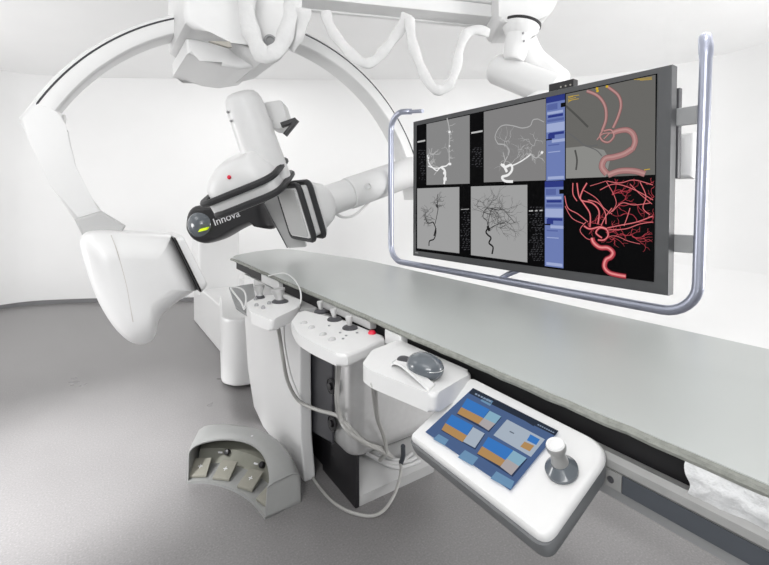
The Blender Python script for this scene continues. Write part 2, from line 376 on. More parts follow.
# side box and V shaped handle right of the column
Pn = FW
def bx(px, py, d=2.65): return pd(px, py, d)
mb = MB(); mb.prism(rounded([bx(260, 106), bx(266, 102), bx(281, 100), bx(285, 111), bx(287, 122), bx(281, 129), bx(271, 128)], .01), FW*.16, M['whitem'], bev=.008); sb = mb.build('side_box', G)
mb = MB(); mb.tube([bx(259.5, 105.5, 2.645), bx(272, 129, 2.645)], .0035, M['black'], 6); mb.build('gap_strip', sb)
mb = MB()
def bar(a, b, w, m, d=2.6):
    A_, B_ = pd(*a, d), pd(*b, d); t = (B_-A_).normalized(); n = t.cross(FW).normalized()
    mb.prism([A_-n*w, B_-n*w, B_+n*w, A_+n*w], FW*.05, m, bev=.006, seg=2)
bar((280.5, 124.5), (295.5, 119.3), .014, M['rubber']); bar((296.5, 119), (284, 134.5), .011, M['rubber']); mb.build('handle', G)
mb = MB(); mb.tube([cq+ca_*.28, pd(270, 120, 2.72)], .05, M['whitem'], 16); mb.build('bracket', G)
# white blade below the head (thin dark edge)
mb = MB(); mb.prism(rounded([bx(264, 203, 2.9), bx(276, 196, 2.9), bx(296, 206, 2.9), bx(306, 247, 2.9), bx(288, 248, 2.9)], .01), FW*.05, M['shade'], bev=.006); bl_ = mb.build('shield_plate', G)
mb = MB(); mb.tube([bx(263.6, 203, 2.895), bx(287.5, 248, 2.895)], .0035, M['dgrey'], 6); mb.build('edge_strip', bl_)
# ================================================================== CEILING GANTRY (lateral arc)
K = thing('ceiling_hung_gantry', 'large white arched imaging arm hung from the ceiling, with big teardrop tube housing at left', 'medical scanner', (.8, 2.46, .62))
AC = V((.84, 0, 1.1925)); R1 = 1.2285; R0 = 1.129; Y0 = 2.5; Y1 = 2.66
def ap(ang, r, y): return V((AC.x+r*math.cos(ang), y, AC.z+r*math.sin(ang)))
mb = MB(); loops = []; N = 90
for i in range(N+1):
    a = math.radians(8)+(math.radians(154.5-8))*i/N
    sec = [(R0, Y0+.02), (R0+.012, Y0+.004), (R0+.03, Y0), (R1-.025, Y0), (R1-.006, Y0+.006), (R1, Y0+.02), (R1, Y1-.02), (R1-.02, Y1), (R0+.02, Y1), (R0, Y1-.02)]
    loops.append([ap(a, r, y) for r, y in sec])
mb.loft(loops, M['white']); arc = mb.build('arc', K)
mb = MB(); mb.tube([ap(math.radians(12+139*i/80), R1-.022, Y0+.001) for i in range(81)], .0048, M['dgrey'], 6); mb.build('groove', arc)
ar = [(18, 118), (30, 143), (50, 185), (77, 224), (104, 214), (92, 198), (75, 165), (64, 142), (61, 126), (65, 114), (50, 108), (34, 99)]
mb = MB(); mb.prism([on(1, *p, Y0-.004) for p in ar], (0, .17, 0), M['white'], bev=.02, seg=4); mb.build('tube_arm', K)
mb = MB(); mb.prism([on(1, *p, Y0-.05) for p in ((74, 219), (101, 211), (126, 226), (120, 236), (84, 240))], (0, .2, 0), M['shade'], bev=.015, seg=3); mb.build('arm_joint', K)
ho = [(86, 232), (81, 238), (81, 247), (88, 272), (98, 298), (112, 321), (126, 335), (138, 339), (149, 336), (154, 327), (157, 314), (170, 301), (190, 288), (193, 284), (182, 260), (170, 237), (166, 233), (142, 232), (112, 230), (97, 230)]
mb = MB(); mb.inflate(cr([on(1, *p, 2.46) for p in ho], 3, True), (0, 1, 0), .21, .13, M['white'], 9); th_ = mb.build('tube_housing', K)
mb = MB(); sm = [(111, 235), (116, 248), (122, 268), (127, 288), (130, 305), (133, 322)]
mb.tube(cr([on(1, *p, 2.251) for p in sm], 5), .0016, M['seam'], 6); mb.build('seam_line', th_)
lp = [(169, 235), (177, 233), (201, 280), (195, 287)]
mb = MB(); mb.inflate(rounded([on(1, *p, 2.44) for p in lp], .01), (0, 1, 0), .19, .03, M['white']); mb.build('collimator_lip', K)
mb = MB(); mb.inflate([on(1, *p, 2.435) for p in ((168, 235), (169.8, 235), (195, 286), (193.4, 286.5))], (0, 1, 0), .192, .02, M['black']); mb.build('collimator_gasket', K)
# lateral detector
N1 = on(1, 296, 187, 2.32); N2 = on(1, 312, 240, 2.32); ed = (N2-N1).normalized(); Ld = (N2-N1).length
an = V((ed.z, 0, -ed.x)); an = an if an.x > 0 else -an; Yn, Yf = 2.32, 2.655
def dp(s, y, d): return N1+ed*(s*Ld)+V((0, y-Yn, 0))+an*d
def dplate(s0, s1, y0, y1, d0, d1, m, r=.03, bev=.005):
    return MB().prism(rounded([dp(s0, y0, d0), dp(s1, y0, d0), dp(s1, y1, d0), dp(s0, y1, d0)], r, 5), an*(d1-d0), m, bev=bev)
dh = dplate(.02, .98, Yn+.01, Yf-.01, .0, .12, M['white2']).build('side_detector', K)
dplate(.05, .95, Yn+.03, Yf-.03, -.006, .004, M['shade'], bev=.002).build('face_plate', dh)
for d in (.014, .082):
    pts = rounded([dp(-.02, Yn-.006, d), dp(1.02, Yn-.006, d), dp(1.02, Yf+.006, d), dp(-.02, Yf+.006, d)], .04, 6)
    MB().tube(pts, .0175, M['rubber'], 8, True).build('bumper', dh)
def dring(c, w, h, n=28, ex=3.):
    return [c+ed*(w*math.copysign(abs(math.cos(q))**(2/ex), math.cos(q)))+V((0, h*math.copysign(abs(math.sin(q))**(2/ex), math.sin(q)), 0)) for q in [2*math.pi*k/n for k in range(n)]]
dc = dp(.5, (Yn+Yf)/2, 0)
mb = MB(); mb.loft([dring(dc+an*.10, .155, .15), dring(dc+an*.16, .15, .145), dring(dc+an*.21, .125, .13), dring(dc+an*.24, .10, .11, ex=2)], M['white2']); mb.build('taper_housing', dh)
e_ = dc+an*.95
mb = MB(); mb.lathe([(.09, .22), (.10, .23), (.10, .395), (.098, .4)], dc, an, M['white2'], 36); mb.lathe([(.098, .4), (.106, .405), (.106, .95), (.10, .98)], dc, an, M['whitem'], 36); da = mb.build('detector_arm', K)
mb = MB(); mb.lathe([(.026, 0), (.028, .01), (.018, .014), (.014, .004)], dc+an*.5-V((0, .102, 0))+ed*-.02, (0, -1, 0), M['white2'], 20); mb.build('arm_knob', da)
mb = MB(); c_ = cr([dc+an*.27+ed*.09, dc+an*.32+ed*.135, dc+an*.4+ed*.15, dc+an*.5+ed*.12, dc+an*.56+ed*.09], 5); mb.tube(c_, .009, M['whitem'], 8); mb.build('hose', da)
# carriage that hangs the arc from the ceiling
mb = MB()
ca = [(184, -70), (184, 14), (186, 22), (194, 28), (210, 32), (233, 37), (248, 50), (264, 60), (284, 56), (299, 40), (303, 20), (303, -70)]
mb.prism([on(1, *p, 2.2) for p in ca], (0, .55, 0), M['whitem'], bev=.03, seg=4); cg = mb.build('carriage', K)
mb = MB(); mb.box(.42, .95, 2.28, 2.7, 2.6, CEIL-.002, M['whitem'], .01); mb.build('ceiling_mount', K)
mb = MB(); mb.prism([on(1, *p, 2.35) for p in ((187, 38), (187, 54), (200, 57), (222, 66), (240, 69), (262, 66), (262, 40))], (0, .5, 0), M['white'], bev=.02, seg=3); mb.build('brake_housing', K)
mb = MB(); mb.prism([on(1, *p, 2.195) for p in ((209, 41), (230, 41.5), (232, 47), (228, 47))], (0, .02, 0), M['slot']); mb.build('vent_slot', cg)
mb = MB(); mb.lathe([(.034, 0), (.036, .01), (.026, .012), (.022, .004)], on(1, 270, 42, 2.2), (0, -1, 0), M['grey'], 24); mb.build('lock_ring', cg)
# ================================================================== MONITOR
ML = on(0, 413, 190, 1.628); ML.z = 0; MR = on(0, 670, 190, 1.70); MR.z = 0
ms = (MR-ML).normalized(); mn = V((-ms.y, ms.x, 0)); mn = mn if mn.x < 0 else -mn     # mn faces the camera side
W = (MR-ML).length; Z0, Z1 = 1.006, 1.830
def mp(s, z, o=0.): return V((ML.x, ML.y, 0))+ms*s+V((0, 0, z))+mn*o
MO = thing('wall_size_monitor', 'very large flat monitor showing six angiogram scans, framed by a steel tube', 'monitor', mp(W/2, Z0-.05, -.05))
def scr(px, py, o): return onp(px, py, mp(0, 0, o), mn)
mb = MB(); mb.prism([mp(0, Z0), mp(W, Z0), mp(W, Z1), mp(0, Z1)], -mn*.05, M['bezel'], bev=.004, seg=2); hs = mb.build('housing', MO)
mb = MB(); mb.prism([mp(.12, Z0+.1, -.05), mp(W-.06, Z0+.1, -.05), mp(W-.06, Z1-.07, -.05), mp(.12, Z1-.07, -.05)], -mn*.06, M['dgrey'], bev=.01, seg=2); mb.prism([mp(W-.2, 1.43, -.052), mp(W+.006, 1.43, -.052), mp(W+.006, 1.755, -.052), mp(W-.2, 1.755, -.052)], -mn*.03, M['dgrey'], bev=.004, seg=2); mb.build('rear_housing', MO)
c = [(416.8, 125.5), (657.3, 73.5), (654, 282), (416, 250.8)]
SC = MB().prism([scr(*p, .001) for p in c], mn*.001, emat('screen_black', (6, 6, 8), .6)).build('screen', MO)
E_ = {k: emat('screen_'+k, v) for k, v in dict(gray=(133, 133, 133), gray2=(128, 127, 127), light=(158, 158, 158), blue=(108, 124, 178), blued=(44, 56, 128), bluel=(158, 170, 208), bluem=(86, 100, 158),
     pinkbg=(104, 103, 100), pinkbgl=(138, 138, 135), vw=(235, 235, 235), vg=(176, 176, 176), vd=(60, 60, 60), vk=(28, 28, 28), vm=(100, 100, 100), red=(178, 66, 76), redl=(226, 140, 140), redd=(112, 32, 44), pk=(166, 120, 119), pkd=(118, 86, 84), pkl=(184, 142, 139), yel=(205, 170, 40), txt=(66, 66, 70), txtl=(190, 190, 190), black=(5, 5, 6)).items()}
O1 = .0022; O2 = .0032
def panel(mb, pts, m, o=O1, t=.0006): mb.prism([scr(*p, o) for p in pts], mn*t, m)
def rib(mb, pts, w, m, o=O2, taper=None, sm=4):
    """flat stroke on the screen; pts in photo pixels, w = stroke width in pixels"""
    P = cr([scr(*p, o) for p in pts], sm) if sm else [scr(*p, o) for p in pts]
    L = len(P); vs = []; fs = []
    for i, p in enumerate(P):
        t = (P[min(i+1, L-1)]-P[max(0, i-1)])
        if t.length < 1e-7: t = ms
        t.normalize(); n = t.cross(mn).normalized(); dep_ = (p-CAM).dot(FW)
        ww = w if taper is None else w+(taper-w)*i/(L-1)
        h = ww*dep_/F/2; vs += [p-n*h, p+n*h]
    for i in range(L-1): fs.append([2*i, 2*i+1, 2*i+3, 2*i+2])
    mb.add(vs, fs, m)
def inside(p, poly):
    x, y = p; c_ = False
    for i in range(len(poly)):
        x1, y1 = poly[i]; x2, y2 = poly[i-1]
        if (y1 > y) != (y2 > y) and x < (x2-x1)*(y-y1)/(y2-y1)+x1: c_ = not c_
    return c_
def branch(mb, p, a, ln, w, dp_, m, poly, o, wig=.5, m2=None):
    pts = [p]; x, y = p; aa = a; n = max(3, int(ln/2.6))
    for i in range(n):
        aa += random.uniform(-wig, wig); x += math.cos(aa)*ln/n; y += math.sin(aa)*ln/n
        if not inside((x, y), poly): break
        pts.append((x, y))
    if len(pts) < 2: return
    rib(mb, pts, w, m, o, taper=w*.6, sm=2)
    if m2: rib(mb, pts, w*.4, m2, o+.0003, taper=w*.25, sm=2)
    if dp_ > 0:
        for k in range(2 if dp_ > 1 else random.choice((1, 2))):
            q = random.choice(pts[len(pts)//2:]); branch(mb, q, aa+random.choice((-1, 1))*random.uniform(.35, 1.1), ln*random.uniform(.5, .85), w*.72, dp_-1, m, poly, o, wig, m2)
# --- upper row
g1 = [(426.6, 124), (469.7, 115), (469.7, 183.6), (426.6, 185)]
mb = MB(); panel(mb, g1, E_['gray'])
for pts, w, m in (([(447, 118), (449.5, 131), (449, 150), (449.5, 163)], 1.3, 'vg'), ([(449.5, 163), (446, 166), (441, 167), (437, 171)], 1.4, 'vw'), ([(441, 167), (445, 171), (445, 178), (444, 184)], 2.4, 'vw'),
                  ([(437, 171), (433, 168), (429, 163), (427.5, 155)], 1.3, 'vw'), ([(428, 160), (431, 153), (432, 148)], .8, 'vg'), ([(437, 171), (434, 175)], .9, 'vg'), ([(428, 166), (434, 168), (440, 168)], 1, 'vw')):
    rib(mb, pts, w, E_[m])
for (x, y, r) in ((449.5, 132, 2.2), (449.5, 146, 1.4), (450, 164, 2.4), (444.5, 173, 2.8), (445, 179, 3.2), (428.5, 158, 1.6)): rib(mb, [(x-r/2, y), (x+r/2, y)], r, E_['vw'], O2+.0002, sm=0)
for k in range(16): branch(mb, (random.uniform(428, 433), random.uniform(152, 172)), random.uniform(-2.6, .3), random.uniform(3, 8), .7, 1, E_['vg'], g1, O2)
for k in range(12): branch(mb, (449+random.uniform(-1, 1), random.uniform(122, 162)), random.uniform(-3, 0), random.uniform(3, 7), .6, 1, E_['vg'], g1, O2)
mb.build('scan_image', SC)
g2 = [(483.9, 111.9), (545.8, 98.7), (545.8, 180.3), (483.9, 182.3)]
mb = MB(); panel(mb, g2, E_['gray2'])
for pts, w, m in (([(513, 181.5), (505, 181), (502, 177), (508, 175), (512, 170), (511, 165), (505, 167), (501, 164)], 2.6, 'vw'), ([(503, 164), (507, 172)], 2.8, 'vw'), ([(511, 166), (518, 163), (526, 158), (531, 154)], 1.3, 'vw'), ([(531, 154), (536, 158), (542, 153)], 1.2, 'vg'),
                  ([(504, 163), (508, 155), (509, 150), (505, 145), (498, 144)], 1.2, 'vg'), ([(498, 144), (495, 137), (499, 128), (505, 125), (514, 126), (522, 128), (530, 126), (533, 120), (538, 119)], .9, 'vg'), ([(505, 160), (503, 152)], 1., 'vg'), ([(538, 119), (544, 122)], .7, 'vg')):
    rib(mb, pts, w, E_[m])
rib(mb, [(541, 152), (543, 153)], 2.6, E_['vw'], O2+.0002, sm=0)
for k in range(22): branch(mb, random.choice([(508, 156), (511, 164), (520, 160), (529, 156), (534, 146), (505, 147), (542, 170)]), random.uniform(-2.8, .4), random.uniform(6, 15), .55, 2, E_['gray' if k % 3 else 'vg'] if k % 3 else E_['vg'], g2, O2)
for k in range(12): branch(mb, (random.uniform(524, 542), random.uniform(145, 158)), random.uniform(-2, 2), 5, .6, 1, E_['vg'], g2, O2)
mb.build('scan_image', SC)
# --- lower row
g3 = [(417.3, 188.5), (459.3, 187), (459.3, 253.3), (417.3, 248.2)]
mb = MB(); panel(mb, g3, E_['light'])
for pts, w, m in (([(429, 246), (429.5, 241), (434, 239), (436, 232), (435, 226), (433, 222)], 1.3, 'vk'), ([(433, 222), (428, 223), (425, 217), (426, 212)], 1.2, 'vd'), ([(435, 224), (437, 215), (438, 208), (437, 200), (438, 194)], .9, 'vd'), ([(434, 236), (436, 228)], 1.7, 'vk')): rib(mb, pts, w, E_[m])
for k in range(22): branch(mb, (random.uniform(422, 430), random.uniform(210, 224)), random.uniform(-3, 3), random.uniform(3, 7), .55, 1, E_['vm'], g3, O2)
for k in range(20): branch(mb, (437.5+random.uniform(-1, 1), random.uniform(198, 210)), random.uniform(-3, 0), random.uniform(3, 7), .5, 1, E_['vm'], g3, O2)
rib(mb, [(436, 205), (438, 207)], 2.5, E_['vd'], O2+.0002, sm=0)
mb.build('scan_image', SC)
g4 = [(471, 186.5), (527.3, 184.8), (527.3, 262.4), (471, 255)]
mb = MB(); panel(mb, g4, E_['light'])
for pts, w, m in (([(492, 254), (493, 247), (489, 243), (491, 238), (488, 235), (486, 232), (488, 228)], 1.8, 'vk'), ([(488, 228), (487, 221), (483, 217), (485, 210), (490, 208), (497, 210), (503, 209)], .9, 'vd'), ([(489, 229), (494, 226), (499, 224), (505, 223)], .9, 'vd'),
                  ([(503, 209), (509, 216), (515, 223)], .7, 'vd'), ([(488, 226), (489, 218), (491, 210)], .8, 'vd')): rib(mb, pts, w, E_[m])
rib(mb, [(487.5, 226), (489.5, 231)], 3, E_['vk'], O2+.0002, sm=0)
for k in range(38): branch(mb, random.choice([(489, 226), (498, 224), (485, 213), (503, 210), (507, 222), (493, 210), (487, 208), (500, 228)]), random.uniform(-3.1, 1.2), random.uniform(6, 16), .5, 2, E_['vm' if k % 3 else 'vd'], g4, O2)
mb.build('scan_image', SC)
# --- tool bars
def toolbar(x0, x1, yt0, yt1, yb0, yb1):
    mb = MB(); panel(mb, [(x0, yt0), (x1, yt1), (x1, yb1), (x0, yb0)], E_['blue'])
    def strip(f0, f1, m, a=.0, b=1.):
        def P(u_, f): xx = x0+(x1-x0)*u_; t_ = yt0+(yt1-yt0)*u_; bb = yb0+(yb1-yb0)*u_; return (xx, t_+(bb-t_)*f)
        mb.prism([scr(*P(a, f0), O2) for _ in (0,)]+[scr(*P(b, f0), O2), scr(*P(b, f1), O2), scr(*P(a, f1), O2)], mn*.0004, E_[m])
    strip(0, .07, 'blued'); strip(.09, .16, 'bluem', .05, .6); strip(.10, .15, 'black', .78, 1); strip(.18, .21, 'bluel', .05, .9); strip(.22, .25, 'blued', .1, .9); strip(.27, .30, 'bluem', .05, .95)
    strip(.32, .42, 'bluel', .02, .98); strip(.43, .46, 'blued', .15, .95); strip(.44, .5, 'blued', .1, .45); strip(.5, .515, 'black', 0, .3); strip(.515, .55, 'bluel', .3, 1); strip(.57, .585, 'bluem', .1, .7); strip(.655, .665, 'bluel', .1, .75); strip(.95, .985, 'bluel', .08, .95)
    mb.build('toolbar', SC)
toolbar(546.3, 564.9, 97.6, 93.7, 181, 180); toolbar(544.9, 563.4, 181.5, 180.6, 266, 268.3)
# --- text columns (unreadable rows of small marks)
def textcol(x0, x1, y0, y1, n, heads):
    mb = MB()
    for a, b, w in heads: rib(mb, [a, b], w, E_['txtl'], O1+.0004, sm=0); mb.build('text_heading', SC); mb = MB()
    for i in range(n):
        y = y0+(y1-y0)*(i+random.uniform(0, .5))/n; x = random.uniform(x0, x0+(x1-x0)*.5)
        while x < x1-1:
            w = random.uniform(.7, 2.4); rib(mb, [(x, y), (min(x+w, x1), y-.2*w)], random.uniform(.4, .9), E_['txt'], O1+.0004, sm=0); x += w+random.uniform(.5, 2.5)
    mb.build('text_rows', SC)
textcol(417.8, 425.5, 150, 182, 14, [((417.5, 142), (425.2, 140.5), 1.6)]); textcol(471.2, 482.5, 148, 168, 12, [((471.3, 133), (482.5, 131), 1.7)])
textcol(460.3, 470, 209, 251, 22, [((461, 209.5), (469, 209), .5)]); textcol(528.5, 543.5, 207, 262, 30, [((529, 211), (533, 210.7), 1.2), ((535, 210.8), (537.5, 210.6), 1.2), ((539.5, 210.6), (542.5, 210.4), 1.2)])

# --- pink overlay
g5 = [(566, 94.2), (655.6, 74.8), (655, 174.7), (566, 178.5)]
mb = MB(); panel(mb, g5, E_['pinkbg']); panel(mb, [(566, 148), (585, 146), (604, 150), (610, 160), (606, 177), (566, 178.5)], E_['pinkbgl'], O1+.0007)
OP = O2+.0004
for a, b, w in (([(566, 106), (577, 116), (588, 127)], None, 2.), ([(566, 131), (578, 140), (586, 146), (598, 145)], None, 1.6), ([(575, 150), (577, 160), (576, 170)], None, 1.8), ([(586, 146), (596, 150), (602, 156)], None, 1.)): rib(mb, a, w, E_['vd' if w > 3 else 'pkd'] if False else E_['vm'] if w < 1.7 else emat('screen_streak', (78, 78, 76)), OP)
def vessel(pts, w, inner='pk', outer='pkd', lite='pkl'):
    rib(mb, pts, w, E_[outer], OP+.0002, sm=6); rib(mb, pts, w-1.0, E_[inner], OP+.0004, sm=6); rib(mb, [(x-.3, y-.3) for x, y in pts], max(.5, w*.3), E_[lite], OP+.0006, sm=6)
vessel([(645, 174), (634, 171), (620, 171), (608, 175)], 6.4); vessel([(607, 174), (602, 167), (605, 159), (614, 157), (624, 154), (632, 149)], 6.6); vessel([(632, 150), (635, 142), (633, 134), (627, 130), (618, 131), (613, 133)], 5.8)
vessel([(602, 131), (606, 119), (605, 106), (598, 96), (587, 91)], 3.4); vessel([(613, 128), (618, 117), (621, 105), (618, 95), (608, 87)], 3.2)
vessel([(603, 130), (600, 136), (603, 141), (609, 142), (614, 136), (611, 130), (604, 131)], 2.6); vessel([(597, 140), (603, 134), (613, 133)], 1.8); vessel([(604, 139), (610, 133)], 1.8)
for x, y in ((597, 88.5), (597.5, 91), (607, 86.5)): rib(mb, [(x-1.2, y), (x+1.2, y)], 2.2, E_['yel'], OP+.0008, sm=0)
for i in range(5): rib(mb, [(568, 97+i*1.4-.4), (568+random.uniform(4, 14), 96-1+i*1.2)], .5, E_['yel'], OP+.0008, sm=0)
for i in range(3): rib(mb, [(634+i*3, 79.5-i*.6+i), (652, 77+i*1.2)], .4, E_['yel'], OP+.0008, sm=0)
rib(mb, [(644, 170), (650, 169)], .8, E_['yel'], OP+.0008, sm=0)
mb.build('scan_image', SC)
# --- red vessel tree
g6 = [(564.5, 181), (654.8, 177), (653.6, 281.5), (564.5, 269.5)]
mb = MB(); OR = O2+.0004
def vr(pts, w, o=0):
    w = w*.72 if w < 4 else w
    rib(mb, pts, w, E_['redd'], OR+o, sm=5); rib(mb, pts, w*.78, E_['red'], OR+.0002+o, sm=5); rib(mb, [(x-.2*w/3, y-.15*w/3) for x, y in pts], w*.34, E_['redl'], OR+.0004+o, sm=5)
for k in range(9):
    vx = random.choice([(607, 228), (622, 225), (637, 222), (618, 205), (640, 190), (612, 195), (630, 210), (645, 212)])
    branch(mb, vx, random.uniform(-2.2, .8), random.uniform(12, 22), 1.0, 2, E_['redd'], g6, OR-.0002, .45, E_['red'])
for k in range(14):
    vx = random.choice([(606, 232), (620, 234), (632, 236), (588, 224), (600, 190), (650, 200), (648, 216), (636, 183), (646, 184)])
    branch(mb, vx, random.uniform(-1.5, 1.5), random.uniform(8, 16), .65, 2, E_['red'], g6, OR-.0001, .6)
for pts, w in (([(607, 228), (622, 225), (637, 222), (653, 216)], 1.9), ([(605, 230), (625, 229), (640, 224), (653, 222)], 1.5), ([(600, 190), (615, 184), (635, 190), (653, 200)], 1.4), ([(607, 181), (620, 183), (634, 180), (653, 185)], 1.4), ([(624, 226), (628, 215), (630, 208)], 1.4),
               ([(612, 212), (622, 203), (634, 205), (650, 203)], 1.4), ([(606, 181), (614, 195), (616, 205), (609, 214)], 1.1), ([(640, 182), (646, 196), (643, 208), (650, 215)], 1.4), ([(606, 237), (616, 236), (628, 241), (640, 244)], 1.), ([(630, 184), (640, 194), (652, 204)], 1.2), ([(564.8, 196), (568, 208), (578, 214), (588, 222)], 1.6), ([(565, 206), (572, 218), (584, 224)], 1.2),
               ([(586, 222), (580, 230), (586, 238), (592, 240)], 1.2), ([(583, 190), (596, 198), (604, 208), (612, 214)], 1.2), ([(590, 186), (600, 183), (606, 181)], 1.)): vr(pts, w)
for pts, w in (([(590, 227), (590, 214), (584, 204), (579, 196), (577, 183)], 2.4), ([(598, 224), (599, 211), (592, 203), (581, 200), (582, 192), (587, 183)], 2.6), ([(573, 183), (573, 194), (577, 201)], 1.8), ([(606, 224), (605, 212), (598, 203), (588, 200)], 1.8), ([(601, 226), (606, 216), (612, 208)], 1.6)): vr(pts, w, .0006)
for pts, w in (([(584, 226), (590, 229), (600, 227), (607, 229)], 3.2), ([(598, 240), (604, 240), (608, 236), (607, 230), (600, 228), (596, 233), (602, 238)], 3.)): vr(pts, w, .0012)
vr([(592, 238), (594, 243), (600, 247.5), (608, 248), (613, 252.5), (611, 257), (606, 260), (604.5, 267), (609, 272.5), (617, 275), (626, 276.5)], 5.4, .0018)
mb.build('scan_image', SC)
# bezel marks, camera bar, back parts
mb = MB(); mb.prism([mp(.022, Z0+.018, .0005), mp(.05, Z0+.018, .0005), mp(.05, Z0+.024, .0005), mp(.022, Z0+.024, .0005)], mn*.0008, M['grey']); mb.build('bezel_mark', hs)
mb = MB(); a = scr(550, 78, -.03); s0 = (a-mp(0, 0)).dot(ms); b = scr(574.5, 76, -.03); s1 = (b-mp(0, 0)).dot(ms)
mb.prism([mp(s0, Z1+.001, -.02), mp(s1, Z1+.001, -.02), mp(s1, Z1+.038, -.02), mp(s0, Z1+.038, -.02)], -mn*.04, M['black'], bev=.003, seg=2)
for k in range(3): mb.ball(mp(s1-.012-.022*k, Z1+.014, -.0195), .004, M['slot'], n=8)
mb.build('sensor_bar', MO)
# steel tube frame
fo = .02
fz0 = .946; fz1 = 1.918; sL = (onp(391, 190, mp(0, 0, -.03), mn)-mp(0, 0)).dot(ms); sR = (onp(699.5, 190, mp(0, 0, -.03), mn)-mp(0, 0)).dot(ms)
rr_ = .11
fr = []
def cor(cs, cz, a0, a1):
    for k in range(9):
        a = math.radians(a0+(a1-a0)*k/8); fr.append(mp(cs+rr_*math.cos(a), cz+rr_*math.sin(a), -.03))
fr.append(mp(sL+.16, fz1, -.075)); fr.append(mp(sL+.14, fz1, -.05))
cor(sL+rr_, fz1-rr_, 90, 180); cor(sL+rr_, fz0+rr_, 180, 270); cor(sR-rr_, fz0+rr_, 270, 360)
fr += cr([mp(sR, 1.83, -.03), mp(sR, 1.87, -.032), mp(sR-.008, 1.90, -.045), mp(sR-.014, 1.912, -.068), mp(sR-.022, 1.90, -.092), mp(sR-.024, 1.87, -.104)], 3)
fr = [p+ms*(.012*(p.z-fz0)/(fz1-fz0) if i > 24 else 0) for i, p in enumerate(fr)]
mb = MB(); mb.tube(fr, [.0185 if i < 30 else .0205 for i in range(len(fr))], M['chrome'], 18); mb.build('tube_frame', MO)
for zc in (1.193, 1.649):
    mb = MB(); mb.prism([mp(W-.05, zc-.032, -.052), mp(sR+.004, zc-.032, -.045), mp(sR+.004, zc+.032, -.045), mp(W-.05, zc+.032, -.052)], -mn*.014, M['grey'], bev=.002, seg=1); mb.build('bracket', MO)
mb = MB(); mb.tube([mp(.02, 1.9, -.06), mp(sL+.14, fz1, -.06)], .012, M['chrome'], 10); mb.build('bracket', MO)
a = onp(500, 280, mp(0, 0, -.03), mn); sa = (a-mp(0, 0)).dot(ms)
mb = MB(); mb.tube([mp(sa-.0, fz0+.005, -.03), mp(sa+.03, fz0+.03, -.05), mp(sa+.12, fz0+.075, -.07)], .013, M['chrome'], 10); mb.build('strut', MO)
mb = MB(); mb.prism([mp(W-.1, 1.43, -.11), mp(W+.03, 1.43, -.11), mp(W+.03, 1.60, -.11), mp(W-.1, 1.60, -.11)], -mn*.09, M['whitem'], bev=.03, seg=3); mb.prism([mp(.3, 1.2, -.11), mp(W-.15, 1.2, -.11), mp(W-.15, 1.7, -.11), mp(.3, 1.7, -.11)], -mn*.08, M['whitem'], bev=.01); mb.build('mount_plate', MO)
# ================================================================== MONITOR BOOM
Bm = thing('ceiling_boom', 'white ceiling boom arm with round swivel joint, carrying the large monitor', 'boom arm', (1.9, 1.6, 2.0))
zb = 2.43
q = [on(2, 262, 5, zb), on(2, 333, 13, zb), on(2, 420, 22, zb), on(2, 499, 28, zb)]
P0, P1 = q[0], q[3]; bd = (P1-P0).normalized(); bn = V((bd.y, -bd.x, 0)); bn = bn if bn.y < 0 else -bn
mb = MB(); mb.prism([P0-bd*.0, P1, P1+bn*.14, P0+bn*.14], (0, 0, .075), M['whitem'], bev=.006, seg=2)
mb.prism([P0-bn*.02-V((0,0,.008)), P1-bn*.02-V((0,0,.008)), P1+bn*.012-V((0,0,.008)), P0+bn*.012-V((0,0,.008))], (0, 0, .03), M['white'], bev=.003, seg=1); mb.build('beam', Bm)
mb = MB(); mb.prism([P0+V((0, 0, .076))-bn*.015, P1+V((0, 0, .076))-bn*.015, P1+V((0, 0, .076))+bn*.15, P0+V((0, 0, .076))+bn*.16], (0, 0, .14), M['white'], bev=.02, seg=3); mb.build('beam_cover', Bm)
mb = MB(); mb.prism([P0-bn*.03-bd*.02, P0-bn*.03+bd*.22, P0+bn*.23+bd*.22, P0+bn*.23-bd*.02], (0, 0, .05), M['white'], bev=.012, seg=3); mb.build('beam_end', Bm)
mb = MB(); mb.box(.95, 1.2, 2.28, 2.52, 2.645, CEIL-.002, M['white'], .01); mb.build('ceiling_mount', Bm)
# swivel joint
Jc = pd(523, 24, 2.38)
eh = pd(530, -4, 2.38)
mb = MB(); mb.prism(rounded([pd(499, 22, 2.38), pd(512, 22, 2.38), pd(530, 22, 2.38), pd(550, 15, 2.38), pd(558, 2, 2.38), pd(560, -30, 2.38), pd(498, -30, 2.38)], .04)[0:], FW*.3, M['whitem'], bev=.02); mb.build('elbow_housing', Bm)
jx = V((.18, -.12, 1)).normalized(); jc = pd(524, 22, 2.38)+FW*.05
mb = MB(); mb.lathe([(.108, .012), (.108, .0), (.104, -.002)], jc, jx, M['black'], 40); mb.build('joint_ring', Bm)
mb = MB(); mb.lathe([(.103, .0), (.10, -.02), (.085, -.045), (.072, -.06), (.07, -.12), (.06, -.19), (.05, -.20)], jc, jx, M['white'], 40); kn = mb.build('swivel_joint', Bm)
for p_ in ((523, 33), (524, 41)): mb = MB(); mb.ball(pd(*p_, 2.352), .007, M['grey'], n=10); mb.build('screw', kn)
mb = MB(); mb.tube(cr([pd(524, 42, 2.45), pd(532, 58, 2.47), pd(545, 70, 2.45), pd(562, 84, 2.4)], 4), [.07]*12+[.06], M['white'], 24); mb.build('link_arm', Bm)
cA = pd(497, 69, 2.55); cB = pd(556, 92, 2.3); cx_ = (cB-cA).normalized(); Lc = (cB-cA).length
mb = MB(); mb.lathe([(.02, -.035), (.055, -.028), (.078, -.012), (.088, .01), (.088, Lc), (.07, Lc+.02)], cA, cx_, M['white'], 40); mb.build('pivot_cylinder', Bm)
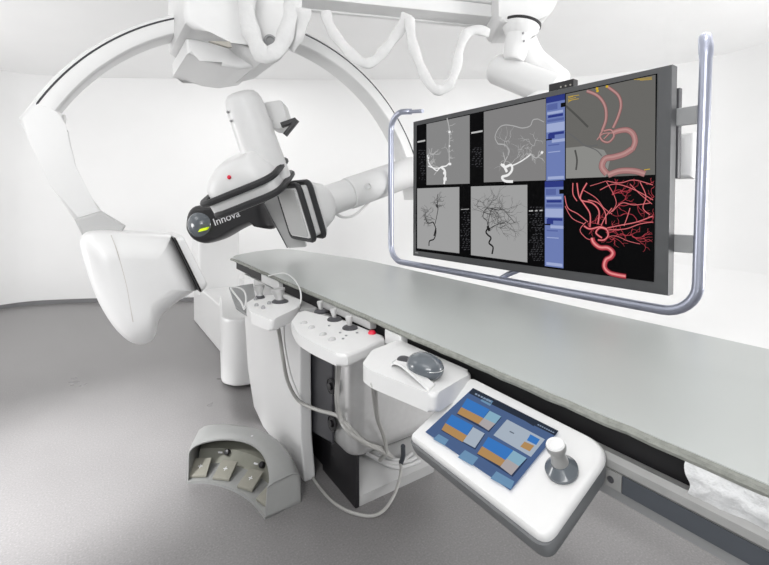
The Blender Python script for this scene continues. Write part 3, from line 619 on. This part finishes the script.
mb = MB(); p_ = mp(.65, 1.8, -.17); mb.tube(cr([cB, (cB+p_)/2+V((.05, 0, .02)), p_], 4), .06, M['white'], 20); mb.build('drop_arm', Bm)
# ================================================================== CABLE SLEEVES
def sleeve(px, dep0, dep1, w, label, n_up=8, flat=.5):
    pts = [V((p[0], p[1], 0)) for p in px]; S = cr(pts, n_up); L = len(S); mb = MB(); loops = []
    C3 = [pd(s.x, s.y, dep0+(dep1-dep0)*i/(L-1)) for i, s in enumerate(S)]
    for i, p in enumerate(C3):
        t = (C3[min(i+1, L-1)]-C3[max(i-1, 0)]).normalized(); x = t.cross(FW).normalized(); y = x.cross(t)
        ww = w*(1+.10*math.sin(i*.55)+random.uniform(-.015, .015)); f = flat*(1+.2*math.sin(i*.4))
        loops.append([p+x*(ww*math.cos(a)*(1+.05*math.sin(3*a+i*.4)))+y*(ww*f*math.sin(a)) for a in [2*math.pi*k/12 for k in range(12)]])
    mb.loft(loops, M['sleeve']); return tag(mb.build('cable_sleeve'), label, 'cable sleeve', 'white fabric cable sleeves hanging from the boom')
sleeve([(246, -12), (247, 12), (252, 35), (259, 50), (268, 56), (277, 50), (285, 36), (291, 14), (293, -4)], 2.1, 2.15, .042, 'wide white cable sleeve looping in a U in front of the ceiling carriage')
sleeve([(303, 8), (302, 22), (296, 36), (289, 47)], 2.14, 2.2, .038, 'short white cable sleeve hanging from the left end of the boom beam')
sleeve([(325, 12), (329, 24), (337, 38), (349, 52), (362, 62), (372, 62), (383, 52), (394, 38), (403, 24), (407, 14)], 2.28, 2.22, .028, 'middle white cable sleeve sagging in a V below the boom beam')
sleeve([(409, 18), (411, 35), (416, 54), (423, 72), (433, 88), (441, 90), (449, 85), (455, 72), (459, 52), (466, 34), (476, 30), (489, 33)], 2.2, 2.3, .026, 'narrow white cable sleeve hanging lowest, nearest the round swivel joint')
# ================================================================== TABLESIDE CONSOLES
ZC = .905
def top(pxs, z=ZC): return [on(2, *p, z) for p in pxs]
def hook(mb, y0, y1, x0=.74, z=.86): mb.box(x0, .80, y0, y1, z-.012, z+.02, M['shade'], .003)
# 1 two-lever console
c1 = thing('joystick_console', 'small white bedside console with two chrome levers, nearest the table head', 'control console', (.62, 1.85, .83))
mb = MB(); mb.prism(rounded(top([(246, 303), (258, 296), (285, 294), (301, 300), (297, 308), (272, 320), (250, 312)]), .02), (0, 0, -.045), M['white2'], bev=.012); hook(mb, 1.72, 1.9, .70); mb.build('housing', c1)
mb = MB(); t_ = top([(229, 287), (253, 283.5), (256, 300), (253, 318), (236, 307)], .86); mb.prism(t_, (0, 0, -.012), M['grey'], bev=.002, seg=1); mb.build('side_tray', c1)
def lever(parent, px, py, hgt, r, z=ZC, base=None, lean=(0, 0), lean_mat='steel', name='joystick', cap=1.25):
    p = on(2, px, py, z); br = base or r*1.7; mb = MB(); ax = V((lean[0], lean[1], 1)).normalized()
    mb.lathe([(br, -.002), (br, .004), (br*.85, .008), (r*.9, .012)], p, (0, 0, 1), M['dgrey'], 24)
    mb.lathe([(r*.8, .008), (r*.7, hgt*.35), (r, hgt*.62), (r*cap, hgt*.78), (r*cap, hgt*.94), (r*.9, hgt)], p, ax, M[lean_mat], 24)
    return mb.build(name, parent)
lever(c1, 260, 298, .062, .019, base=.022, lean=(-.05, .05)); lever(c1, 280, 302, .062, .024, base=.036, lean=(-.12, .12))
for px, py in ((255.5, 300), (256.5, 306), (263, 308.5), (269, 304)):
    mb = MB(); mb.lathe([(.0085, 0), (.009, .005), (.005, .012), (.001, .0125)], on(2, px, py, ZC), (0, 0, 1), M['grey'], 14); mb.build('knob', c1)
mb = MB(); wz = .885; mb.tube(cr([on(2, *p, wz+dz) for p, dz in (((244, 309), .0), ((241, 302), .01), ((234, 293), .02), ((231, 288), .02), ((236, 287), .02), ((243, 290), .02), ((246, 297), .015), ((245, 308), 0))], 5), .0045, M['white2'], 8); mb.build('wire_loop', c1)
# 2 triple joystick console
c2 = thing('control_console', 'middle white bedside console with three small joysticks and a red button', 'control console', (.65, 1.3, .83))
mb = MB(); c2t = cr(top([(291, 320), (297, 332), (310, 341), (326, 348.5), (339, 354), (348, 354.5)]), 4)+top([(366, 347), (384.5, 338), (384, 335), (345, 321), (305, 309.5), (297, 312)])
mb.prism(c2t, (0, 0, -.038), M['white2'], bev=.011, seg=4); hook(mb, 1.25, 1.5, .7); mb.build('housing', c2)
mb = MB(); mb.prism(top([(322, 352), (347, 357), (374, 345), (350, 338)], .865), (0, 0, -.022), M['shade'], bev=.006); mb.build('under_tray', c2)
for px, py in ((321, 312), (334.5, 320), (350, 328.5)): lever(c2, px, py, .044, .0115, base=.027, lean=(-.05, .1), cap=1.1)
for px, py in ((304, 323.5), (311.5, 328), (323, 335), (332, 340)):
    p = on(2, px, py, ZC); mb = MB(); mb.ball(p, (.014, .008, .010), M['shade'], n=14); mb.build('rocker_switch', c2)
p = on(2, 372, 333.5, ZC); mb = MB(); mb.lathe([(.0135, 0), (.0135, .004), (.009, .010), (.001, .011)], p, (0, 0, 1), M['red'], 20); mb.build('stop_button', c2)
for px, py in ((346, 336), (340, 333), (357, 333), (329, 326), (343, 339)): mb = MB(); mb.lathe([(.0045, 0), (.0045, .003), (.001, .0035)], on(2, px, py, ZC), (0, 0, 1), M['grey'], 10); mb.build('push_button', c2)
# 3 tray with mouse
c3 = thing('mouse_tray', 'square white bedside tray box carrying a dark glossy mouse, beside the touch panel', 'tray', (.7, .9, .85))
mb = MB(); mb.prism(rounded(top([(362, 364), (372, 350), (399, 339.5), (473, 372), (434, 395), (372, 371)], .915), .018), (0, 0, -.045), M['white2'], bev=.011, seg=4); hook(mb, .85, 1.05, .74); mb.build('housing', c3)
mb = MB(); mb.prism(rounded(top([(391, 363), (400, 357), (441, 373), (430, 388)], .9155), .008), (0, 0, .0015), M['shade'], bev=.0006, seg=1); mb.build('recess_shade', c3)  # flat grey patch stands in for the shade of the tray's hollow
def P3(px, py, z): return on(2, px, py, z)
mb = MB(); arch = cr([P3(393, 366, .916), P3(395, 362, .926), P3(401, 363, .932), P3(411, 370, .93), P3(422, 379, .926), P3(432, 388, .917)], 5)
lp = []
for i, p in enumerate(arch): w = .007+.008*i/len(arch); lp.append([p+V((-w, -w*.5, -.004)), p+V((-w, -w*.5, .002)), p+V((w, w*.5, .003)), p+V((w, w*.5, -.004))])
mb.loft(lp, M['white2']); mb.build('wrist_rest', c3)
cm = thing('computer_mouse', 'glossy dark grey mouse lying on the white bedside tray', 'computer mouse', on(2, 426, 368, .915))
mc = on(2, 425, 366, .938); dx_ = (on(2, 440, 375, .93)-on(2, 410, 361, .93)).normalized(); dy_ = V((-dx_.y, dx_.x, 0))
mb = MB(); mb.ball(mc, (.054, .040, .032), M['gunmetal'], (dx_, dy_, V((0, 0, 1))), 36); mb.build('body', cm)
mb = MB(); mb.ball(on(2, 405, 361, .93), (.026, .018, .012), M['dgrey'], (dx_, dy_, V((0, 0, 1))), 24); mb.build('thumb_pad', cm)
mb = MB(); pts = [mc+dx_*(.0535*math.cos(a))+dy_*(.0375*math.sin(a))+V((0, 0, .003)) for a in [2*math.pi*k/40 for k in range(40)]]; mb.tube(pts, .0012, M['steel'], 6, True); mb.build('trim_ring', cm)
# 4 touch panel
pt = V((-.187, 0, -.086)).normalized(); pn = V((0, 1, 0)).cross(pt); pn = pn if pn.z > 0 else -pn; pp0 = V((.765, .58, .9))
def tp(px, py, o=0.): return onp(px, py, pp0+pn*o, pn)
TPn = thing('touch_panel', 'tilted white touchscreen panel with a silver knob, mounted on the table rail in front', 'control panel', (.68, .58, .80))
co = [(409, 436), (471, 377), (613, 448), (546, 543)]
pl0 = [tp(*p, -.004) for p in co]
def rc(pts, rs, n=7):
    out = []; L = len(pts)
    for i, p in enumerate(pts):
        a = pts[i-1]-p; b = pts[(i+1) % L]-p; A_ = p+a.normalized()*rs[i]; B_ = p+b.normalized()*rs[i]
        for k in range(n+1): t = k/n; out.append(A_*(1-t)**2+p*2*t*(1-t)+B_*t*t)
    return out
rd = rc(pl0, (.012, .014, .045, .026))
cc_ = sum(rd, V())/len(rd)
mb = MB(); mb.loft([[cc_+(p-cc_)*s+pn*o for p in rd] for o, s in ((-.012, 1.0), (-.006, 1.0), (0, .985), (.004, .955))], M['white2']); mb.build('top_shell', TPn)
mb = MB(); mb.loft([[cc_+(p-cc_)*s+V((-.006, 0, 0))*(1-s)*0+V((0, 0, 1.1*o))-V((.0, .012, 0))*(-o-.0125)/.02 for p in rd] for o, s in ((-.033, .93), (-.030, .965), (-.022, .99), (-.0125, 1.0))], M['trim']); mb.build('lower_shell', TPn)
mb = MB(); mb.box(.70, .80, .50, .68, .842, .868, M['dgrey'], .004); mb.build('rail_clamp', TPn)
def S(u_, v_): return (420+u_/4.707, 380+v_/4.707)
def tq(mb, pts, m, o): mb.prism([tp(*S(*p), o) for p in pts], pn*.0004, m)
TE = {k: emat('touch_'+k, v, .9) for k, v in dict(bg=(78, 101, 142), hd=(44, 52, 66), blue=(58, 122, 196), org=(182, 142, 92), lb=(138, 178, 200), pk=(176, 170, 172), lg=(172, 184, 198), sh=(48, 62, 90), bt=(112, 150, 184), tx=(96, 106, 120), tl=(140, 156, 180)).items()}
mb = MB(); tq(mb, [(250, 38), (652, 240), (425, 520), (25, 245)], TE['bg'], .0052); ts = mb.build('touchscreen', TPn)
mb = MB(); tq(mb, [(250, 38), (652, 240), (635, 262), (230, 62)], TE['hd'], .0058); tq(mb, [(345, 100), (370, 98), (552, 190), (535, 218)], TE['hd'], .0058)
for i in range(6): a = 262+i*13; tq(mb, [(a, 62+i*6.5), (a+9, 66+i*6.5), (a+5, 72+i*6.5), (a-4, 68+i*6.5)], TE['tl'], .0064)
for i in range(8): a = 555+i*10; tq(mb, [(a, 208+i*5), (a+7, 211+i*5), (a+5, 215+i*5), (a-2, 212+i*5)], TE['tl'], .0064)
tq(mb, [(300, 80), (345, 100), (330, 122), (285, 98)], TE['bt'], .0058); mb.build('status_bar', ts)
def tile(quads):
    mb = MB()
    for n_, (pts, m) in enumerate(quads): tq(mb, pts, TE[m], .0058+.0004*n_)
    mb.build('screen_tile', ts)
tile([([(225, 92), (384, 176), (325, 246), (172, 162)], 'sh'), ([(222, 86), (328, 140), (298, 180), (195, 128)], 'blue'), ([(195, 128), (298, 180), (276, 208), (176, 157)], 'org'), ([(328, 145), (382, 172), (354, 206), (300, 180)], 'lb'), ([(300, 180), (354, 206), (322, 238), (276, 208)], 'pk')])
tile([([(152, 168), (306, 256), (260, 328), (100, 238)], 'sh'), ([(150, 162), (250, 215), (222, 262), (120, 203)], 'blue'), ([(120, 203), (222, 262), (200, 292), (102, 234)], 'org'), ([(250, 222), (304, 252), (258, 320), (203, 290)], 'lg')])
tile([([(410, 186), (588, 280), (522, 362), (346, 260)], 'lg'), ([(520, 256), (564, 280), (547, 306), (503, 284)], 'blue'), ([(492, 290), (538, 310), (516, 336), (472, 314)], 'org'), ([(424, 240), (444, 250), (441, 254), (421, 244)], 'tx')])
tile([([(325, 275), (506, 372), (436, 456), (268, 350)], 'sh'), ([(322, 268), (440, 332), (402, 378), (293, 312)], 'blue'), ([(293, 312), (402, 378), (378, 406), (270, 346)], 'org'), ([(440, 332), (502, 368), (466, 406), (408, 370)], 'lb'), ([(408, 370), (466, 406), (430, 448), (378, 408)], 'pk')])
for qd in ([(88, 255), (135, 282), (115, 308), (62, 278)], [(212, 330), (275, 366), (246, 402), (178, 364)], [(360, 430), (444, 478), (428, 514), (332, 464)]): mb = MB(); tq(mb, qd, TE['bt'], .0058); mb.build('screen_key', ts)
kc = tp(562, 470, .003)
mb = MB(); mb.lathe([(.0285, 0), (.0285, .006), (.024, .010), (.016, .018)], kc, pn, M['gunmetal'], 40); kb = mb.build('knob_base', TPn)
mb = MB(); kx = (pn+V((.10, .03, .0))).normalized(); mb.lathe([(.0165, .012), (.0135, .026), (.0125, .036), (.0165, .044), (.0175, .050), (.0165, .054), (.016, .055)], kc, kx, M['alu'], 36); mb.lathe([(.0165, .0545), (.015, .057), (.012, .0565), (.011, .0555)], kc, kx, M['white2'], 32)
mb.build('knob', TPn)
# ================================================================== FOLDED SHEET AT THE TABLE EDGE
mb = MB(); ny, nz = 60, 14; vs = []; fs = []
for side in (0, 1):
    for i in range(ny):
        y = .288-.84*i/(ny-1)
        for j in range(nz):
            z = .944-.062*j/(nz-1); bul = .007*math.sin(math.pi*(j/(nz-1)))+.0015*math.sin(y*38+j*.8)+.0012*math.sin(y*120-j*1.2)
            x = XN-.006-bul if side == 0 else XN+.015
            vs.append(V((x, y+.004*math.sin(j*.5), z)))
for side in (0, 1):
    o = side*ny*nz
    for i in range(ny-1):
        for j in range(nz-1): a = o+i*nz+j; fs.append([a, a+1, a+nz+1, a+nz] if side == 0 else [a, a+nz, a+nz+1, a+1])
o = ny*nz
for i in range(ny-1):
    fs.append([i*nz, (i+1)*nz, o+(i+1)*nz, o+i*nz]); a = i*nz+nz-1; fs.append([a, o+a, o+a+nz, a+nz])
for j in range(nz-1):
    fs.append([j, o+j, o+j+1, j+1]); a = (ny-1)*nz+j; fs.append([a, a+1, o+a+1, o+a])
mb.add(vs, fs, M['sheet']); tag(mb.build('folded_sheet'), 'white crumpled cloth tucked along the near table edge at far right', 'cloth')
# ================================================================== CABLES
CG = 'grey cables hanging from the bedside consoles'
def cable(px3, r, label, m='cable', n=6, name='cable', group=CG):
    pts = [on(ax, px, py, val) for (px, py, ax, val) in px3]
    mb = MB(); mb.tube(cr(pts, n), r, M[m], 8); return tag(mb.build(name), label, 'cable', group)
cable([(277, 322, 2, .87), (280, 338, 0, .68), (283, 358, 0, .70), (288, 382, 0, .74), (299, 401, 0, .80), (318, 410, 0, .84), (338, 416, 0, .86), (352, 430, 0, .87), (366, 443, 1, 1.56), (383, 449, 1, 1.57), (390, 455, 1, 1.6)], .0085, 'grey cable sweeping from the two-lever console across the white fairing')
cable([(284, 323, 2, .87), (285, 345, 0, .72), (291, 375, 0, .76), (300, 398, 0, .80)], .003, 'thin pale wire running beside the sweeping cable under the two-lever console', 'whitem')
cable([(339, 360, 2, .87), (338, 375, 0, .80), (337, 400, 0, .82), (341, 420, 0, .85), (350, 433, 0, .86), (365, 443, 1, 1.55), (378, 449, 1, 1.56), (392, 457, 1, 1.59)], .010, 'grey cable dropping from under the middle console along the dark panel')
cable([(374, 384, 2, .88), (375, 400, 1, 1.2), (378, 420, 1, 1.4), (384, 437, 1, 1.53), (386, 452, 1, 1.57), (380, 460, 1, 1.62)], .0095, 'grey cable dropping from under the mouse tray in front of the silver cover')
cable([(403, 446, 1, 1.56), (403, 456, 1, 1.585), (401, 463, 1, 1.6)], .011, 'short dark cable stub upright over the kick plate', 'slate')
cable([(313, 478, 2, .008), (321, 489, 2, .007), (333, 502, 2, .007), (350, 512, 2, .007), (370, 516, 2, .007), (383, 511, 2, .02), (392, 499, 2, .05), (398, 485, 1, 1.55), (401, 470, 1, 1.575), (400, 461, 1, 1.61)], .0068, 'pale grey cable looping over the floor in front of the table base', 'cable')
for k, (pts, lab) in enumerate(((([(372, 456), (382, 462), (394, 467), (406, 466), (420, 461)]), 'upper white cable of the tangle lying on the kick plate'),
                         (([(366, 453), (378, 459), (392, 463), (408, 461), (416, 457)]), 'middle white cable of the tangle lying on the kick plate'),
                         (([(378, 451), (390, 458), (402, 460), (412, 453)]), 'short white cable crossing behind the tangle on the kick plate'))):
    def kp(px, py):
        n_ = V((0, -.075, .135)).normalized(); p0 = V((1, 1.60, .05))+n_*(.010+.009*k); return onp(px, py, p0, n_)
    mb = MB(); mb.tube(cr([kp(*p) for p in pts], 5), .0085, M['sleeve'], 8); tag(mb.build('cable'), lab, 'cable', 'tangled cables on the kick plate')
cable([(268, 276, 2, .955), (283, 273, 2, .965), (293, 278, 2, .965), (299, 287, 2, .965), (301, 296, 2, .95), (300, 304, 2, .92), (296, 312, 2, .875)], .0032, 'thin white wire arching over the table edge beside the two-lever console', 'white2')
# ================================================================== FOOT SWITCH
FS = thing('foot_switch', 'grey curved foot switch with four pedals under an open hood, on the floor', 'foot pedal', (.55, 2.0, 0))
fr0 = cr([on(2, 187, 484, 0), on(2, 208, 484, 0), on(2, 232, 491, 0), on(2, 251, 503, 0), on(2, 265, 520, 0)], 6)
bk_ = cr([V((.46, 2.44, 0)), V((.60, 2.36, 0)), V((.72, 2.20, 0)), V((.765, 2.0, 0)), V((.745, 1.775, 0))], 6)
NF = len(fr0)
loopsO = []
HT = .165
def hoodsec(f, b, t):
    d = (b-f)
    lip = .10+.055*math.sin(math.pi*min(1, max(0, t))) if True else .1
    lf = .93-.40*math.sin(math.pi*t)**.8 if 0 < t < 1 else .93; HT = .165-.02*max(0, (t-.8)/.2)**2-.02*max(0, (.12-t)/.12)**2
    lo = [b, b+V((0, 0, HT*.55)), b-d*.02+V((0, 0, HT*.78)), b-d*.10+V((0, 0, HT*.93)), b-d*.22+V((0, 0, HT)), b-d*.40+V((0, 0, HT)), b-d*(.25+.75*(lf-.25))+V((0, 0, HT-.002)), b-d*lf+V((0, 0, HT-.010))]
    return lo
th_ = .006
mb = MB(); loops = []
for i in range(NF):
    t = i/(NF-1); f, b = fr0[i], bk_[i]; s_ = hoodsec(f, b, t); d = (b-f).normalized()
    inn = [p-d*th_*(1 if k < 4 else 0)-V((0, 0, th_ if k >= 2 else 0)) for k, p in enumerate(s_)]
    loops.append(s_+inn[::-1])
mb.loft(loops, M['foot']); hood = mb.build('hood', FS)
for idx, sgn in ((0, 1), (NF-1, -1)):
    f, b = fr0[idx], bk_[idx]; s_ = hoodsec(f, b, idx/(NF-1)); tdir = (fr0[1]-fr0[0] if idx == 0 else fr0[-2]-fr0[-1]).normalized()*.006
    mb = MB(); mb.prism([f]+s_+[], tdir, M['foot'], bev=.001, seg=1); mb.build('end_panel', FS)
mb = MB(); mb.loft([[f*1+V((0, 0, .0)), f+V((0, 0, .012)), b-(b-f)*.05+V((0, 0, .012)), b-(b-f)*.05] for f, b in zip(fr0, bk_)], M['foot']); mb.build('base_plate', FS)
mb = MB(); mb.loft([[f+(b-f)*.50+V((0, 0, .012)), f+(b-f)*.62+V((0, 0, .07)), f+(b-f)*.90+V((0, 0, .085)), f+(b-f)*.90+V((0, 0, .012))] for f, b in zip(fr0[1:-1], bk_[1:-1])], M['footin']); ib = mb.build('inner_step', FS)
for t in (.12, .36, .62, .86):
    i = t*(NF-1); k = int(i); fr_ = i-k; f = fr0[k].lerp(fr0[k+1], fr_); b = bk_[k].lerp(bk_[k+1], fr_); d = (b-f).normalized(); s_ = V((-d.y, d.x, 0)); 
    a0 = f+d*.02; w = .043; ln = .085
    loop_ = [a0-s_*w, a0+s_*w, a0+d*ln+s_*w*.95, a0+d*ln-s_*w*.95]
    z_ = [.028, .028, .062, .062]
    mb = MB(); topv = [p+V((0, 0, z)) for p, z in zip(loop_, z_)]; mb.prism(topv, (0, 0, -.014), M['pedal'], bev=.003, seg=2); pe = mb.build('pedal', FS)
    up_ = d*ln+V((0, 0, .034)); nn = s_.cross(up_).normalized(); nn = nn if nn.z > 0 else -nn; cpt = a0+d*ln*.5+V((0, 0, .045))+nn*.001
    mb = MB(); u1 = up_.normalized(); mb.prism([cpt-s_*.010-u1*.002, cpt+s_*.010-u1*.002, cpt+s_*.010+u1*.002, cpt-s_*.010+u1*.002], nn*.001, M['lead']); mb.prism([cpt-s_*.002-u1*.010, cpt+s_*.002-u1*.010, cpt+s_*.002+u1*.010, cpt-s_*.002+u1*.010], nn*.001, M['lead']); mb.build('pedal_symbol', pe)
for t in (.33, .64):
    i = t*(NF-1); k = int(i); f = fr0[k]; b = bk_[k]; d = (b-f).normalized(); p = f+(b-f)*.57+V((0, 0, .06))
    mb = MB(); mb.lathe([(.015, -.01), (.015, .012), (.011, .018), (.001, .019)], p, -d+V((0, 0, .7)), M['black'], 20); mb.build('hand_button', FS)
    s_ = V((-d.y, d.x, 0)); q0 = p-s_*-.038; mb = MB(); q0 = p+s_*.036+(-d*.004); u1 = (V((0, 0, .058))+d*.03).normalized(); mb.prism([q0-s_*.011-u1*.004, q0+s_*.011-u1*.004, q0+s_*.011+u1*.004, q0-s_*.011+u1*.004], (-d*.003+V((0, 0, .002))), M['lead']); mb.build('button_symbol', ib)
p = on(2, 252, 436, HT); mb = MB(); mb.lathe([(.006, -.002), (.006, .001), (.001, .0015)], p, (0, 0, 1), M['lead'], 12); mb.build('screw_cap', hood)
# ================================================================== LIGHT
w = bpy.data.worlds.new('ambient_fill'); bpy.context.scene.world = w; w.use_nodes = True  # even white fill, added; enters through the open rear of the room
w.node_tree.nodes['Background'].inputs[0].default_value = (.97, .985, 1, 1); w.node_tree.nodes['Background'].inputs[1].default_value = .6
def area(name, loc, tgt, sx, sy, power):
    l = bpy.data.lights.new(name, 'AREA'); l.shape = 'RECTANGLE'; l.size = sx; l.size_y = sy; l.energy = power; l.color = (1, .995, .985)
    o = bpy.data.objects.new(name, l); COL.objects.link(o); o.location = loc
    o.rotation_euler = (V(tgt)-V(loc)).to_track_quat('-Z', 'Y').to_euler(); return o
for k, (x, y) in enumerate(((-1.2, .6), (-1.4, 3.4), (2.8, .8), (3.2, 3.0), (.8, .2), (1.2, 4.6))):
    area('ceiling_fill', (x, y, CEIL-.03), (x, y, 0), 1.3, 1.3, (10, 12, 8, 10, 2, 12)[k])  # unseen area lights added under the ceiling as soft fill
for p, q_, pw in ((cw(-4.6, 2.3, .8), cw(-1.0, 4.8, 3.1), 56), (cw(3.3, 1.2, 1.2), cw(.6, 4.6, 3.1), 72), (cw(-.6, -1.0, 2.1), cw(-.4, 1.2, 3.4), 50)):
    area('bounce_fill', p, q_, 1.2, 1.2, pw)  # out-of-frame fill added to brighten ceiling and walls by bounce
def spot(p, tgt, pw, ang, blend, r):  # unseen spot added to brighten a patch of floor
    l = bpy.data.lights.new('floor_pool_spot', 'SPOT'); l.energy = pw; l.spot_size = math.radians(ang); l.spot_blend = blend; l.shadow_soft_size = r
    o = bpy.data.objects.new('floor_pool_spot', l); COL.objects.link(o); o.location = p; o.rotation_euler = (V(tgt)-V(p)).to_track_quat('-Z', 'Y').to_euler()
t_ = on(2, 30, 480, 0); spot((t_.x-1.5, t_.y-1.2, 2.9), t_, 1500, 36, 1, .15)
t_ = on(2, 592, 520, 0); spot((t_.x-.15, t_.y-.5, 2.9), t_, 110, 16, 1, .1)
# ================================================================== CAMERA
cd = bpy.data.cameras.new('camera'); cam = bpy.data.objects.new('camera', cd); COL.objects.link(cam)
cd.sensor_fit = 'HORIZONTAL'; cd.sensor_width = 36; cd.lens = F*36/769; cd.shift_y = (CY-282.5)/769; cd.clip_start = .01
cam.location = CAM; cam.rotation_euler = Matrix((RT, UP, -FW)).transposed().to_euler()
sc = bpy.context.scene; sc.camera = cam
sc.view_settings.view_transform = 'Standard'; sc.view_settings.look = 'None'; sc.view_settings.gamma = 1; sc.view_settings.use_curve_mapping = False
sc.view_settings.exposure = 0.0
